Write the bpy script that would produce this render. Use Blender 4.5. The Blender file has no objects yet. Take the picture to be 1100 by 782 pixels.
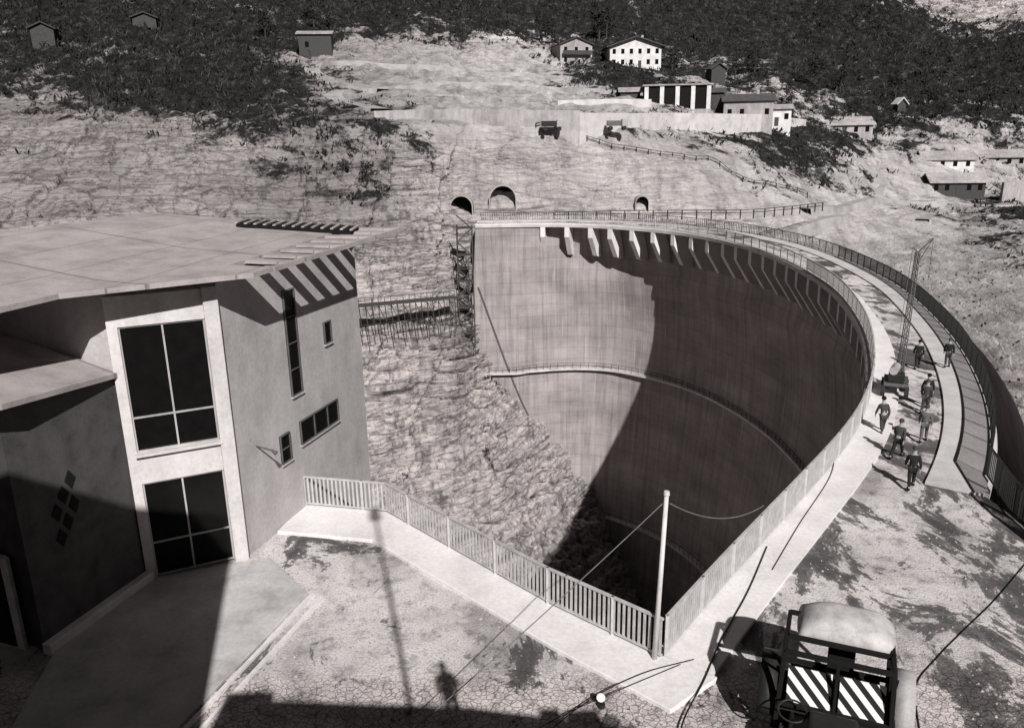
import bpy, math, random, bmesh
import numpy as np
from mathutils import Vector, Matrix
from mathutils.bvhtree import BVHTree
random.seed(7); rng=np.random.default_rng(7)
scene=bpy.context.scene
COL=scene.collection
H=13.8
SX=-.25   # sun travel direction x for y=1
# ------------------------------------------------------------------ materials
TINT=(1.0,0.968,0.962)
def grey(v): return (v*TINT[0],v*TINT[1],v*TINT[2],1)
def new_mat(name):
    m=bpy.data.materials.new(name); m.use_nodes=True
    nt=m.node_tree; b=nt.nodes['Principled BSDF']; b.inputs['Roughness'].default_value=.85
    b.inputs['Specular IOR Level'].default_value=.2
    return m,nt,b
def N(nt,t,**k):
    n=nt.nodes.new(t)
    for a,v in k.items():
        if a in('Scale','Detail','Roughness','Distortion','Strength','Distance','Fac'): n.inputs[a].default_value=v
        else: setattr(n,a,v)
    return n
def ramp(nt,fac,stops):
    r=nt.nodes.new('ShaderNodeValToRGB'); e=r.color_ramp.elements
    while len(e)>1: e.remove(e[0])
    e[0].position=stops[0][0]; e[0].color=grey(stops[0][1])
    for p,c in stops[1:]:
        x=e.new(p); x.color=grey(c)
    nt.links.new(fac,r.inputs[0]); return r.outputs[0]
def mapping(nt,src,scale=(1,1,1),rot=(0,0,0)):
    m=nt.nodes.new('ShaderNodeMapping'); m.inputs['Scale'].default_value=scale; m.inputs['Rotation'].default_value=rot
    nt.links.new(src,m.inputs[0]); return m.outputs[0]
def noise(nt,vec,s,d=6,r=.6,dist=0):
    n=N(nt,'ShaderNodeTexNoise',Scale=s,Detail=d,Roughness=r,Distortion=dist); nt.links.new(vec,n.inputs['Vector']); return n.outputs['Fac']
def mix(nt,a,b,f,mode='MIX'):
    m=nt.nodes.new('ShaderNodeMix'); m.data_type='RGBA'; m.blend_type=mode
    for s,i in ((f,0),(a,6),(b,7)):
        if hasattr(s,'is_linked'): nt.links.new(s,m.inputs[i])
        elif i==0: m.inputs[0].default_value=s
        else: m.inputs[i].default_value=grey(s)
    return m.outputs[2]
def bump(nt,b,h,s=.3,d=.05):
    n=N(nt,'ShaderNodeBump',Strength=s,Distance=d); nt.links.new(h,n.inputs['Height']); nt.links.new(n.outputs[0],b.inputs['Normal'])
def math_(nt,op,a,b=0.,c=None):
    n=nt.nodes.new('ShaderNodeMath'); n.operation=op
    for i,s in enumerate((a,b)+((c,) if c is not None else ())):
        if hasattr(s,'is_linked'): nt.links.new(s,n.inputs[i])
        else: n.inputs[i].default_value=s
    return n.outputs[0]
def concrete(name,base,var=.25,s=.6,streak=0.,rough=.85,bs=.3,seams=None):
    m,nt,b=new_mat(name); co=N(nt,'ShaderNodeTexCoord').outputs['Object']
    n1=noise(nt,co,s,8,.65); n2=noise(nt,co,s*14,5,.7)
    c=ramp(nt,n1,[(.3,base*(1-var)),(.5,base),(.72,base*(1+var*.7))])
    c=mix(nt,c,ramp(nt,n2,[(.3,.55),(.6,1.)]),.4,'MULTIPLY')
    if streak:
        st=noise(nt,mapping(nt,co,(1.1,1.1,.16)),1.2,5,.65)
        c=mix(nt,c,ramp(nt,st,[(.36,.45),(.6,1.)]),streak,'MULTIPLY')
    if seams:
        sp=nt.nodes.new('ShaderNodeSeparateXYZ'); nt.links.new(mapping(nt,co,(1,1,1),(0,0,seams[0])),sp.inputs[0])
        for o_,k in((0,seams[1]),(1,seams[2])):
            fr=math_(nt,'FRACT',math_(nt,'MULTIPLY',sp.outputs[o_],k)); c=mix(nt,c,ramp(nt,fr,[(0,.4),(.014,.45),(.022,1.)]),.8,'MULTIPLY')
    nt.links.new(c,b.inputs['Base Color']); b.inputs['Roughness'].default_value=rough
    bump(nt,b,n2,bs,.03); return m
def plain(name,v,rough=.6,metal=0.,s=3.):
    m,nt,b=new_mat(name); co=N(nt,'ShaderNodeTexCoord').outputs['Object']
    n1=noise(nt,co,s,5,.6)
    nt.links.new(ramp(nt,n1,[(.3,v*.75),(.7,v*1.15)]),b.inputs['Base Color'])
    b.inputs['Roughness'].default_value=rough; b.inputs['Metallic'].default_value=metal; return m
M_roof=concrete('roof_concrete',.42,.3,.8,seams=(.3,.42,.2))
M_wallA=concrete('pale_panel_concrete',.66,.2,.5,.3)
M_wallB=concrete('board_marked_concrete',.50,.22,.5,.2,bs=.4)
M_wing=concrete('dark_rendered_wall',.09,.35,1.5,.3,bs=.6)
M_walk=concrete('walk_concrete',.82,.18,.5)
M_slab=concrete('entrance_concrete',.55,.35,.6)
M_deckc=concrete('crest_concrete',.62,.25,.5)
M_white=plain('white_paint',.72,.6)
M_fence=plain('pale_fence_paint',.5,.6)
M_dark=plain('dark_metal',.035,.5,.3)
M_black=plain('matt_black',.010,.9)  # plain black; also painted shade in tunnel bores and pavilion openings
M_glass=plain('window_glass',.008,.12)
M_cable=plain('grey_cable',.16,.6)
M_wood=plain('weathered_wood',.07,.8)
M_tile=plain('dark_roof_tiles',.09,.8,s=1.)
M_plaster=plain('house_plaster',.75,.8,s=.6)
M_plaster2=concrete('worn_plaster',.46,.35,.18,.5)
M_steel=plain('grey_steel',.15,.5,.4)
M_rubber=plain('tyre_rubber',.03,.8)
M_paintl=concrete('light_vehicle_paint',.42,.3,2.,rough=.5)
M_canvas=concrete('canvas_canopy',.55,.35,3.)
M_cloth=[plain('dark_wool',.02,.9),plain('grey_wool',.06,.9),plain('work_cloth',.12,.9)]
M_skin=plain('skin',.35,.6)
M_pole=concrete('pole_concrete',.7,.15,3.)
M_track=concrete('dirt_track',.38,.4,.3)
M_str,nt,b=new_mat('hazard_stripes'); co=N(nt,'ShaderNodeTexCoord').outputs['Object']
sx=nt.nodes.new('ShaderNodeSeparateXYZ'); nt.links.new(co,sx.inputs[0])
q=math_(nt,'FRACT',math_(nt,'MULTIPLY',math_(nt,'ADD',sx.outputs[0],sx.outputs[2]),2.9))
nt.links.new(ramp(nt,q,[(0,.02),(.5,.02),(.505,.8),(1,.8)]),b.inputs['Base Color'])
M_yard,nt,b=new_mat('dusty_yard'); co=N(nt,'ShaderNodeTexCoord').outputs['Object']
n1=noise(nt,co,.28,7,.62,.6); n2=noise(nt,co,1.6,7,.72); n3=noise(nt,co,14,4,.75)
c=ramp(nt,n1,[(.36,.42),(.47,.68),(.6,.84)])
c=mix(nt,c,ramp(nt,n2,[(.36,.25),(.5,1.)]),.6,'MULTIPLY')
c=mix(nt,c,ramp(nt,n3,[(.36,.3),(.52,1.)]),.6,'MULTIPLY')
mm=mapping(nt,co,(.34,.2,.3),(0,0,.5)); damp=noise(nt,mm,1.,8,.72,.6)
sp=nt.nodes.new('ShaderNodeSeparateXYZ'); nt.links.new(co,sp.inputs[0])
rightw=nt.nodes.new('ShaderNodeMapRange'); nt.links.new(sp.outputs[0],rightw.inputs[0]); rightw.inputs[1].default_value=4; rightw.inputs[2].default_value=11; rightw.inputs[3].default_value=-.03; rightw.inputs[4].default_value=.04
damp2=math_(nt,'ADD',damp,rightw.outputs[0])
c=mix(nt,c,.06,ramp(nt,damp2,[(.535,0),(.555,.8),(.62,.95)]))
spots=noise(nt,co,1.0,5,.65,.3); c=mix(nt,c,.1,ramp(nt,spots,[(.63,0),(.66,.7)]))
vc=N(nt,'ShaderNodeTexVoronoi',feature='DISTANCE_TO_EDGE',Scale=5.5); nt.links.new(co,vc.inputs['Vector'])
cobz=nt.nodes.new('ShaderNodeMapRange'); nt.links.new(sp.outputs[1],cobz.inputs[0]); cobz.inputs[1].default_value=18.6; cobz.inputs[2].default_value=17.4
c=mix(nt,c,ramp(nt,vc.outputs[0],[(0,.3),(.09,1.)]),cobz.outputs[0],'MULTIPLY')
nt.links.new(c,b.inputs['Base Color']); bump(nt,b,n3,.8,.06)
def dam_mat(name,base):
    m,nt,b=new_mat(name); uv=N(nt,'ShaderNodeUVMap').outputs[0]
    sx=nt.nodes.new('ShaderNodeSeparateXYZ'); nt.links.new(uv,sx.inputs[0]); U,V=sx.outputs[0],sx.outputs[1]
    lift=math_(nt,'FRACT',math_(nt,'MULTIPLY',V,5.)); joint=math_(nt,'FRACT',math_(nt,'MULTIPLY',U,.85))
    c=ramp(nt,noise(nt,mapping(nt,uv,(1,1.6,1)),1.2,8,.68),[(.3,base*.65),(.7,base*1.2)])
    liftid=math_(nt,'FLOOR',math_(nt,'MULTIPLY',V,5.)); jid=math_(nt,'FLOOR',math_(nt,'MULTIPLY',U,.85))
    cv=nt.nodes.new('ShaderNodeCombineXYZ'); nt.links.new(liftid,cv.inputs[0]); nt.links.new(jid,cv.inputs[1])
    wn=nt.nodes.new('ShaderNodeTexWhiteNoise'); nt.links.new(cv.outputs[0],wn.inputs[0])
    c=mix(nt,c,ramp(nt,wn.outputs[0],[(0,.88),(1,1.)]),1.,'MULTIPLY')
    c=mix(nt,c,ramp(nt,noise(nt,mapping(nt,uv,(14,.6,1)),1.,6,.7),[(.36,.45),(.55,1.)]),.55,'MULTIPLY')
    c=mix(nt,c,.66,ramp(nt,noise(nt,mapping(nt,uv,(20,.7,1)),.9,4,.6),[(.60,0),(.78,.6)]))
    c=mix(nt,c,ramp(nt,lift,[(0,.6),(.06,.6),(.09,1.)]),.35,'MULTIPLY')
    c=mix(nt,c,ramp(nt,joint,[(0,.5),(.010,.5),(.016,1.)]),.3,'MULTIPLY')
    nt.links.new(c,b.inputs['Base Color']); return m
M_dam=dam_mat('dam_concrete',.40)
M_rock,nt,b=new_mat('stratified_rock'); co=N(nt,'ShaderNodeTexCoord').outputs['Object']
at=N(nt,'ShaderNodeAttribute',attribute_name='veg').outputs['Fac']
cav_shade=N(nt,'ShaderNodeAttribute',attribute_name='cavity_shade').outputs['Fac']
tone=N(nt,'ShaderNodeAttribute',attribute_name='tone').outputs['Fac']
earth=N(nt,'ShaderNodeAttribute',attribute_name='earth').outputs['Fac']
warp=N(nt,'ShaderNodeTexNoise',Scale=.03,Detail=6,Roughness=.6); nt.links.new(co,warp.inputs['Vector'])
wv=nt.nodes.new('ShaderNodeVectorMath'); wv.operation='MULTIPLY_ADD'; nt.links.new(warp.outputs['Color'],wv.inputs[0]); wv.inputs[1].default_value=(5,5,5); nt.links.new(co,wv.inputs[2]); wco=wv.outputs[0]
lay=noise(nt,mapping(nt,wco,(.025,.025,.5),(.0,-.26,0)),1.,10,.7)
frac=noise(nt,mapping(nt,wco,(.5,.3,.12),(0,.7,.3)),1.,9,.72)
big=noise(nt,co,.035,7,.65); fine=noise(nt,co,.9,8,.76)
vor=N(nt,'ShaderNodeTexVoronoi',feature='DISTANCE_TO_EDGE',Scale=1.); nt.links.new(mapping(nt,wco,(.07,.10,.42),(.2,-.3,.1)),vor.inputs['Vector'])
crk=math_(nt,'MULTIPLY',vor.outputs[0],math_(nt,'MULTIPLY_ADD',fine,4.,-.9))
c=ramp(nt,lay,[(.36,.22),(.42,.62),(.48,.82),(.515,.40),(.55,.76),(.66,.88)])
c=mix(nt,c,ramp(nt,frac,[(.40,.2),(.47,1.)]),.55,'MULTIPLY')
c=mix(nt,c,ramp(nt,crk,[(0,.12),(.05,1.)]),.45,'MULTIPLY')
c=mix(nt,c,ramp(nt,big,[(.40,.5),(.54,1.)]),.6,'MULTIPLY')
c=mix(nt,c,ramp(nt,fine,[(.40,.15),(.48,1.)]),.5,'MULTIPLY')
ec=ramp(nt,noise(nt,mapping(nt,co,(.3,.1,.1)),1.,9,.68),[(.34,.34),(.48,.56),(.62,.72)])
ec=mix(nt,ec,ramp(nt,noise(nt,co,.16,8,.7),[(.42,.4),(.52,1.)]),.5,'MULTIPLY')
c=mix(nt,c,ec,earth)
c=mix(nt,c,cav_shade,.9,'MULTIPLY'); c=mix(nt,c,tone,1.,'MULTIPLY')
vn_=noise(nt,co,.11,10,.8,.3)
mask=math_(nt,'ADD',at,math_(nt,'MULTIPLY',math_(nt,'SUBTRACT',vn_,.5),2.8))
mk=nt.nodes.new('ShaderNodeMapRange'); nt.links.new(mask,mk.inputs[0]); mk.inputs[1].default_value=.42; mk.inputs[2].default_value=.58
vegc=ramp(nt,noise(nt,co,.35,10,.85),[(.38,.006),(.52,.022),(.60,.07),(.70,.26)])
c=mix(nt,c,vegc,mk.outputs[0])
nt.links.new(c,b.inputs['Base Color'])
hh=math_(nt,'ADD',lay,math_(nt,'MULTIPLY',fine,.5)); bump(nt,b,hh,1.,1.5)
M_scrub=plain('dark_scrub',.022,.95,s=.2)
M_scrubl=plain('bare_branches',.075,.95,s=.2)
M_leaf=plain('dark_needles',.03,.95,s=1.)
M_bark=plain('bark',.06,.9)
# ------------------------------------------------------------------ mesh builder
def tag(o,label=None,category=None,group=None,kind=None):
    if label:o['label']=label
    if category:o['category']=category
    if group:o['group']=group
    if kind:o['kind']=kind
    return o
def thing(name,loc,label,category,group=None,rot=0.):
    o=bpy.data.objects.new(name,None); o.location=loc; o.rotation_euler=(0,0,rot); o.empty_display_size=.3
    COL.objects.link(o); return tag(o,label,category,group)
class MB:
    def __init__(s): s.v=[];s.f=[]
    def add(s,v,f):
        n=len(s.v); s.v+= [tuple(p) for p in v]; s.f+=[tuple(i+n for i in q) for q in f]
    def box(s,c,d,rz=0.,rx=0.):
        R=Matrix.Rotation(rz,3,'Z')@Matrix.Rotation(rx,3,'X')
        v=[Vector(c)+R@Vector((x*d[0]/2,y*d[1]/2,z*d[2]/2)) for z in(-1,1) for x,y in((-1,-1),(1,-1),(1,1),(-1,1))]
        s.add(v,[(0,3,2,1),(4,5,6,7),(0,1,5,4),(1,2,6,5),(2,3,7,6),(3,0,4,7)])
    def prism(s,poly,z0,z1):
        n=len(poly); zt=z1 if hasattr(z1,'__len__') else [z1]*n
        v=[(p[0],p[1],z0) for p in poly]+[(p[0],p[1],zt[i]) for i,p in enumerate(poly)]
        f=[tuple(range(n-1,-1,-1)),tuple(range(n,2*n))]+[(i,(i+1)%n,n+(i+1)%n,n+i) for i in range(n)]
        s.add(v,f)
    def beam(s,a,b,w,h):
        a=Vector(a);b=Vector(b);d=(b-a).normalized(); up=Vector((0,0,1)) if abs(d.z)<.95 else Vector((0,1,0))
        x=d.cross(up).normalized(); y=x.cross(d)
        v=[p+x*sx*w/2+y*sy*h/2 for p in(a,b) for sx,sy in((-1,-1),(1,-1),(1,1),(-1,1))]
        s.add(v,[(0,3,2,1),(4,5,6,7),(0,1,5,4),(1,2,6,5),(2,3,7,6),(3,0,4,7)])
    def cyl(s,a,b,r0,r1=None,n=12):
        r1=r0 if r1 is None else r1
        a=Vector(a);b=Vector(b);d=(b-a).normalized(); up=Vector((0,0,1)) if abs(d.z)<.95 else Vector((0,1,0))
        x=d.cross(up).normalized(); y=x.cross(d)
        v=[p+(x*math.cos(t*2*math.pi/n)+y*math.sin(t*2*math.pi/n))*r for p,r in((a,r0),(b,r1)) for t in range(n)]
        s.add(v,[(i,(i+1)%n,n+(i+1)%n,n+i) for i in range(n)]+[tuple(range(n-1,-1,-1)),tuple(range(n,2*n))])
    def obj(s,name,mat,parent=None,smooth=False,bevel=0.,**k):
        me=bpy.data.meshes.new(name); v=s.v; o=bpy.data.objects.new(name,me)
        if parent is not None and k.pop('world',True):
            g=parent if parent.parent is None else parent.parent
            Mi=(Matrix.Translation(g.location)@g.rotation_euler.to_matrix().to_4x4()).inverted()
            v=[Mi@Vector(p) for p in v]
        k.pop('world',None)
        me.from_pydata([tuple(p) for p in v],[],s.f)
        bm=bmesh.new(); bm.from_mesh(me); bmesh.ops.recalc_face_normals(bm,faces=bm.faces)
        if smooth:
            for f in bm.faces: f.smooth=True
        bm.to_mesh(me); bm.free()
        me.materials.append(mat); o.parent=parent; COL.objects.link(o)
        if bevel:
            bv=o.modifiers.new('bevel','BEVEL'); bv.width=bevel; bv.segments=2; bv.limit_method='ANGLE'
        return tag(o,**k)
# ------------------------------------------------------------------ curves
def catmull(P,step):
    P=[np.array(p,float) for p in P]; P=[2*P[0]-P[1]]+P+[2*P[-1]-P[-2]]; out=[]
    for i in range(1,len(P)-2):
        for t in np.linspace(0,1,24,endpoint=False):
            a,b_,c_,d=P[i-1:i+3]
            out.append(.5*((2*b_)+(-a+c_)*t+(2*a-5*b_+4*c_-d)*t*t+(-a+3*b_-3*c_+d)*t**3))
    out.append(P[-2]); out=np.array(out)
    L=np.r_[0,np.cumsum(np.linalg.norm(np.diff(out,axis=0),axis=1))]
    n=int(L[-1]/step)+1; s=np.linspace(0,L[-1],n)
    return np.c_[[np.interp(s,L,out[:,k]) for k in range(out.shape[1])]].T
CI=[(4.0,18.5),(6.2,21.5),(8.7,24.7),(12.4,29.5),(15.6,33.8),(18.9,39.4),(22.4,46.9),(26.4,57.8),(30.4,74.9),(31.2,98.1),(26.9,115.7),(20.9,124.6),(14.2,130.2),(6.7,133.2),(-5.8,133.6)]
C=catmull(CI,.6)
for _ in range(12): C[2:-2]=(C[:-4]+C[1:-3]+C[2:-2]+C[3:-1]+C[4:])/5
T=np.gradient(C,axis=0); T/=np.linalg.norm(T,axis=1)[:,None]; NR=np.c_[T[:,1],-T[:,0]]
LS=np.r_[0,np.cumsum(np.linalg.norm(np.diff(C,axis=0),axis=1))]; LT=LS[-1]
WO=np.interp(LS,[0,50,85,LT],[5.75,5.75,7.0,7.0]); WO=np.convolve(np.pad(WO,15,mode='edge'),np.ones(31)/31,'valid')
def off(d): return C+NR*(np.broadcast_to(np.asarray(d,float),(len(C),))[:,None])
def ribbon(o0,o1,z0,z1,i0=0,i1=None):
    A=off(o0)[i0:i1];B=off(o1)[i0:i1]; m=MB(); n=len(A); v=[];f=[]
    for a,b_ in zip(A,B): v+=[(a[0],a[1],z0),(b_[0],b_[1],z0),(b_[0],b_[1],z1),(a[0],a[1],z1)]
    for i in range(n-1):
        for k in range(4): f.append((4*i+k,4*i+(k+1)%4,4*i+4+(k+1)%4,4*i+4+k))
    f+=[(3,2,1,0),(4*n-4,4*n-3,4*n-2,4*n-1)]
    m.add(v,f); return m
def idx(L): return int(np.searchsorted(LS,L))
# ------------------------------------------------------------------ terrain
def h3(ix,iy,iz,seed):
    h=(ix.astype(np.int64)*374761393+iy.astype(np.int64)*668265263+iz.astype(np.int64)*2147483647+seed*974634777)&0xffffffff
    h=((h^(h>>13))*1274126177)&0xffffffff; h=(h^(h>>16))&0xffffffff
    return h/4294967295.
def vn(x,y,z,seed=0):
    x0=np.floor(x);y0=np.floor(y);z0=np.floor(z);fx=x-x0;fy=y-y0;fz=z-z0
    fx=fx*fx*(3-2*fx);fy=fy*fy*(3-2*fy);fz=fz*fz*(3-2*fz); r=0
    for a in(0,1):
        for b_ in(0,1):
            for c_ in(0,1):
                r=r+h3(x0+a,y0+b_,z0+c_,seed)*(fx if a else 1-fx)*(fy if b_ else 1-fy)*(fz if c_ else 1-fz)
    return r*2-1
def fbm(x,y,z,o=5,seed=0,g=.5):
    r=0;a=1.;s=0
    for k in range(o): r=r+a*vn(x*2**k,y*2**k,z*2**k,seed+k); s+=a; a*=g
    return r/s
K=np.array([-.952,-.655,-.476,-.298,-.179,-.083,-.024,.06,.155,.25,.369,.476,.571,.655,.952])
E=np.array([.516,.255,.158,.132,.1067,.086,.065,.0433,.0164,-.0276,-.0729,-.086,-.097,-.149,-.21,-.298,-.405,-.518,-.7316,-1.277])
YT=np.array([
[700]*15,
[420,420,430,450,460,470,470,480,480,480,480,480,480,480,480],
[260,270,280,300,320,340,350,370,400,420,430,430,430,430,430],
[225,235,250,270,290,305,315,335,365,390,405,405,405,400,400],
[195,205,222,245,262,275,285,300,325,350,370,375,370,365,360],
[175,185,200,222,240,250,258,265,270,300,330,340,335,330,325],
[163,170,182,200,215,222,228,232,235,250,285,300,300,295,290],
[152,157,166,178,188,195,200,205,208,214,240,262,265,262,260],
[138,140,144,148,150,155,160,160,172,200,220,238,240,240,238],
[124,127,131,136,141,149,157,157,160,164,190,215,219,222,220],
[110,113,118,125,134,144,153,153,155,157,166,192,207,207,200],
[107,110,115,122,131,141,151,151,153,155,162,182,195,195,188],
[104,107,112,120,129,138,143,144,148,150,158,172,182,180,172],
[97,100,106,115,125,134,141,146,148,150,150,147,142,136,130],
[90,93,100,110,119,129,141,148,150,150,142,128,118,110,100],
[81,85,92,102,113,122,136,150,152,150,130,105,96,90,80],
[74,78,85,95,103,111,118,136,152,150,125,95,85,80,72],
[67,71,78,87,94,100,105,120,142,148,120,85,76,70,65],
[56,60,67,74,80,86,90,99,113,130,110,75,66,60,55],
[42,44,48,52,56,60,64,70,80,90,80,60,52,46,42]],float)
VT=np.array([
[.8]*15,[.85]*15,
[.95,.95,.95,.95,.95,.9,.9,.85,.75,.8,.9,.7,.15,.0,.1],
[.95,.95,.95,.9,.9,.9,.9,.9,.85,.95,.95,.8,.45,.3,.4],
[.95,.95,.9,.7,.5,.5,.6,.6,.75,.95,1,1,.95,.9,.9],
[.95,.9,.85,.45,.1,.0,.05,.3,.7,.6,.95,1,.95,.9,.9],
[.4,.6,.85,.7,.3,.0,.0,.5,.9,.4,.8,.9,.95,.9,.9],
[.1,.25,.65,.8,.55,.3,.05,.2,.2,.3,.5,.8,.85,.8,.8],
[.0,.1,.3,.55,.5,.2,.0,.05,.4,.6,.6,.6,.45,.5,.5],
[.35,.35,.1,.15,.3,.1,-.1,-.1,.0,.3,.65,.3,.1,.35,.5],
[.0,.05,.0,.05,.15,.05,-.1,-.1,-.1,.0,.35,.2,.25,.55,.55],
[.0,.0,.0,.0,.15,.05,-.1,-.1,-.1,.0,.2,.2,.3,.6,.55],
[0,.0,.0,.0,.1,.05,-.1,-.1,-.1,.0,.1,.15,.3,.6,.55],
[0,.0,.0,.0,.05,.05,0,0,0,0,.05,.1,.2,.5,.5],
[0,.0,.0,.0,.05,.1,.0,0,0,0,.1,.05,.1,.2,.35],
[0,.0,.0,.0,.05,.15,.1,0,0,0,.1,.1,.0,.1,.15],
[0,0,0,0,.05,.05,.05,.0,0,0,0,0,0,0,0],
[0,0,0,0,.05,.05,.05,.05,0,0,0,0,0,0,0],
[0]*15,[0]*15],float)
NC,NRr=860,860
rowpos=np.interp(np.linspace(0,1,NRr),[0,.04,.09,.95,1.],[0,1,2,18,19])
colpos=np.interp(np.linspace(K[0],K[-1],NC),K,np.arange(15))
def bil(Tb):
    a=np.array([np.interp(rowpos,np.arange(20),Tb[:,j]) for j in range(Tb.shape[1])]).T
    return np.array([np.interp(colpos,np.arange(15),r) for r in a])
def sm(A,n):
    for _ in range(n):
        A=np.pad(A,1,mode='edge'); A=(A[1:-1,1:-1]*2+A[:-2,1:-1]+A[2:,1:-1]+A[1:-1,:-2]+A[1:-1,2:])/6
    return A
Yg=sm(bil(YT),22); veg=sm(bil(VT),12)
Kg=np.interp(colpos,np.arange(15),K)[None,:].repeat(NRr,0)
Eg=np.interp(rowpos,np.arange(20),E)[:,None].repeat(NC,1)
Ag=Kg*(.961-.276*Eg)
X=Ag*Yg; Z=H+(Eg-.0175*Ag)*Yg; Y=Yg.copy()
P3=np.stack([X,Y,Z],-1)
du=np.gradient(P3,axis=1); dv=np.gradient(P3,axis=0); nn=np.cross(dv,du); nn/=np.linalg.norm(nn,axis=2)[...,None]+1e-9
nn*=np.where((nn[...,1:2]*-1+nn[...,2:3])<0,-1,1)
amp=np.clip(.0145*Y,0,3.4)
Vr=rowpos[:,None]
def sg(x): return 1/(1+np.exp(-np.clip(x,-40,40)))
zone=np.exp(-((Vr-11.2)/.9)**2)*sg((Kg+.11)*60)*sg(-(Kg-.42)*30)
road=np.exp(-((Vr-8.2)/.5)**2)*sg((Kg+.2)*60)*sg(-(Kg-.35)*30)
smooth_face=np.exp(-((Vr-9.6)/1.3)**2)*sg((Kg+.07)*60)*sg(-(Kg-.3)*30)
nzl=fbm(X*.03,Y*.03,Z*.03,5,101)
earth=np.clip(sg((Vr-4.6)*4)*sg(-(Vr-8.3)*5)*sg((Kg+.27+.1*nzl)*30)*sg(-(Kg-.25)*30)+.5*smooth_face+.8*sg((Kg-.3+.1*nzl)*30)*sg((Vr-7.2)*4)*sg(-(Vr-15)*3),0,1)
amp*=(1-.88*zone)*(1-.7*road)*(1-.6*smooth_face)*(1-.55*earth)
wx=2.5*fbm(X*.02,Y*.02,Z*.02,4,5)
q=(Z*.95+.28*X+wx)
def saw(t,sd):
    i=np.floor(t);f_=t-i; hh_=h3(i,i*0,i*0,sd); return (f_**.4)*(.4+.9*hh_)-.4
strata=saw(q*.22+.3*fbm(X*.05,Y*.05,Z*.05,4,71),11)*1.15+saw(q*.6+.35*fbm(X*.09,Y*.09,Z*.09,4,73),12)*.6
blocks=saw((X*.9-.5*Z+.3*Y)*.10+.9*fbm(X*.05,Y*.05,Z*.05,5,81),83)+.5*saw((X*.7+.9*Z-.2*Y)*.25+.8*fbm(X*.09,Y*.09,Z*.09,5,91),93)
rub=saw((Z+.5*Y)*.45+1.1*fbm(X*.1,Y*.1,Z*.1,4,111),113)
rid=1-2*np.abs(fbm(X*.07+.04*Z,Y*.05,Z*.05,6,21,.6))
lowd=fbm(X*.06,Y*.06,Z*.06,7,31,.64)
gorge=sg((Vr-13.2)*2.5)
disp=amp*(1.0*strata*(1-.4*gorge)+.38*blocks+.85*lowd+.4*(rid-.5)+.5*rub*gorge+.4*gorge*fbm(X*.15,Y*.15,Z*.15,5,121,.65))
far=np.clip((Y-230)/150,0,1)
disp+=far*(14*fbm(X*.011,Y*.011,Z*.006,4,51)+5*fbm(X*.05,Y*.05,Z*.03,4,53))
P3=P3+nn*disp[...,None]
blur=sm(disp,6); cavity_shade=np.clip(.97+(disp-blur)*1.7,.1,1.)  # darkens recesses in the colour, crease shade painted into the rock
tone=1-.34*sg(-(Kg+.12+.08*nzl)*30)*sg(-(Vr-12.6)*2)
veg=veg+.35*fbm(X*.03,Y*.03,Z*.03,5,61)
me=bpy.data.meshes.new('hillside')
vv=P3.reshape(-1,3); ii=np.arange(NRr*NC).reshape(NRr,NC)
ff=np.stack([ii[:-1,:-1],ii[1:,:-1],ii[1:,1:],ii[:-1,1:]],-1).reshape(-1,4)
me.from_pydata(vv.tolist(),[],ff.tolist()); me.materials.append(M_rock)
for nme,arr in(('veg',veg),('cavity_shade',cavity_shade),('tone',tone),('earth',earth)):
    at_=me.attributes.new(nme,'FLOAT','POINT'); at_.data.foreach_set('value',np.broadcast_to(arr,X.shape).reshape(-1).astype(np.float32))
hill=bpy.data.objects.new('hillside',me); COL.objects.link(hill); tag(hill,kind='structure')
Ps=P3[::5,::5]; jj=np.arange(Ps.shape[0]*Ps.shape[1]).reshape(Ps.shape[:2])
bvh=BVHTree.FromPolygons([tuple(p) for p in Ps.reshape(-1,3)],np.stack([jj[:-1,:-1],jj[1:,:-1],jj[1:,1:],jj[:-1,1:]],-1).reshape(-1,4).tolist())
def ground(x,y,top=200):
    h=bvh.ray_cast(Vector((x,y,top)),Vector((0,0,-1)))
    return h[0].z if h[0] is not None else 0.
def scrub(name,total,mat,thr,sc,label,tall,thin,blades):
    sv=[];sf=[];cnt=0
    while cnt<total:
        i=int(rng.integers(20,int(NRr*.95))); j=int(rng.integers(0,NC))
        if rng.random()>max(0,(veg[i,j]-thr))*1.5: continue
        p=P3[i,j]; cnt+=1
        s=sc*(.3+rng.random()**2*1.5)*min(1.7,.45+p[1]/250.)
        for k in range(blades):
            a=rng.random()*6.28; w=s*thin*(.5+rng.random()); hgt=s*(.3+tall*rng.random()); ox,oy=(rng.random(2)-.5)*s*2.4
            n=len(sv); tilt=(rng.random(2)-.5)*s*1.6
            c0=np.array([p[0]+ox,p[1]+oy,p[2]-.25])
            d=np.array([math.cos(a),math.sin(a),0])*w*.5
            sv+=[tuple(c0-d*.4),tuple(c0+d*.4),tuple(c0+d*1.3+[tilt[0]*.6,tilt[1]*.6,hgt*.55]),tuple(c0+[tilt[0],tilt[1],hgt]),tuple(c0-d*1.2+[tilt[0]*.5,tilt[1]*.5,hgt*.7])]
            sf.append((n,n+1,n+2,n+3,n+4))
    me=bpy.data.meshes.new(name); me.from_pydata([tuple(map(float,p)) for p in sv],[],sf); me.materials.append(mat)
    o=bpy.data.objects.new(name,me); COL.objects.link(o); tag(o,label=label,category='scrub',kind='stuff')
scrub('scrub',20000,M_scrub,.25,.62,'dark leafless scrub covering the mountain slopes',.9,.26,9)
scrub('bare_brush',8000,M_scrubl,.3,.6,'paler bare brush scattered over the slopes',1.3,.10,8)
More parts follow.
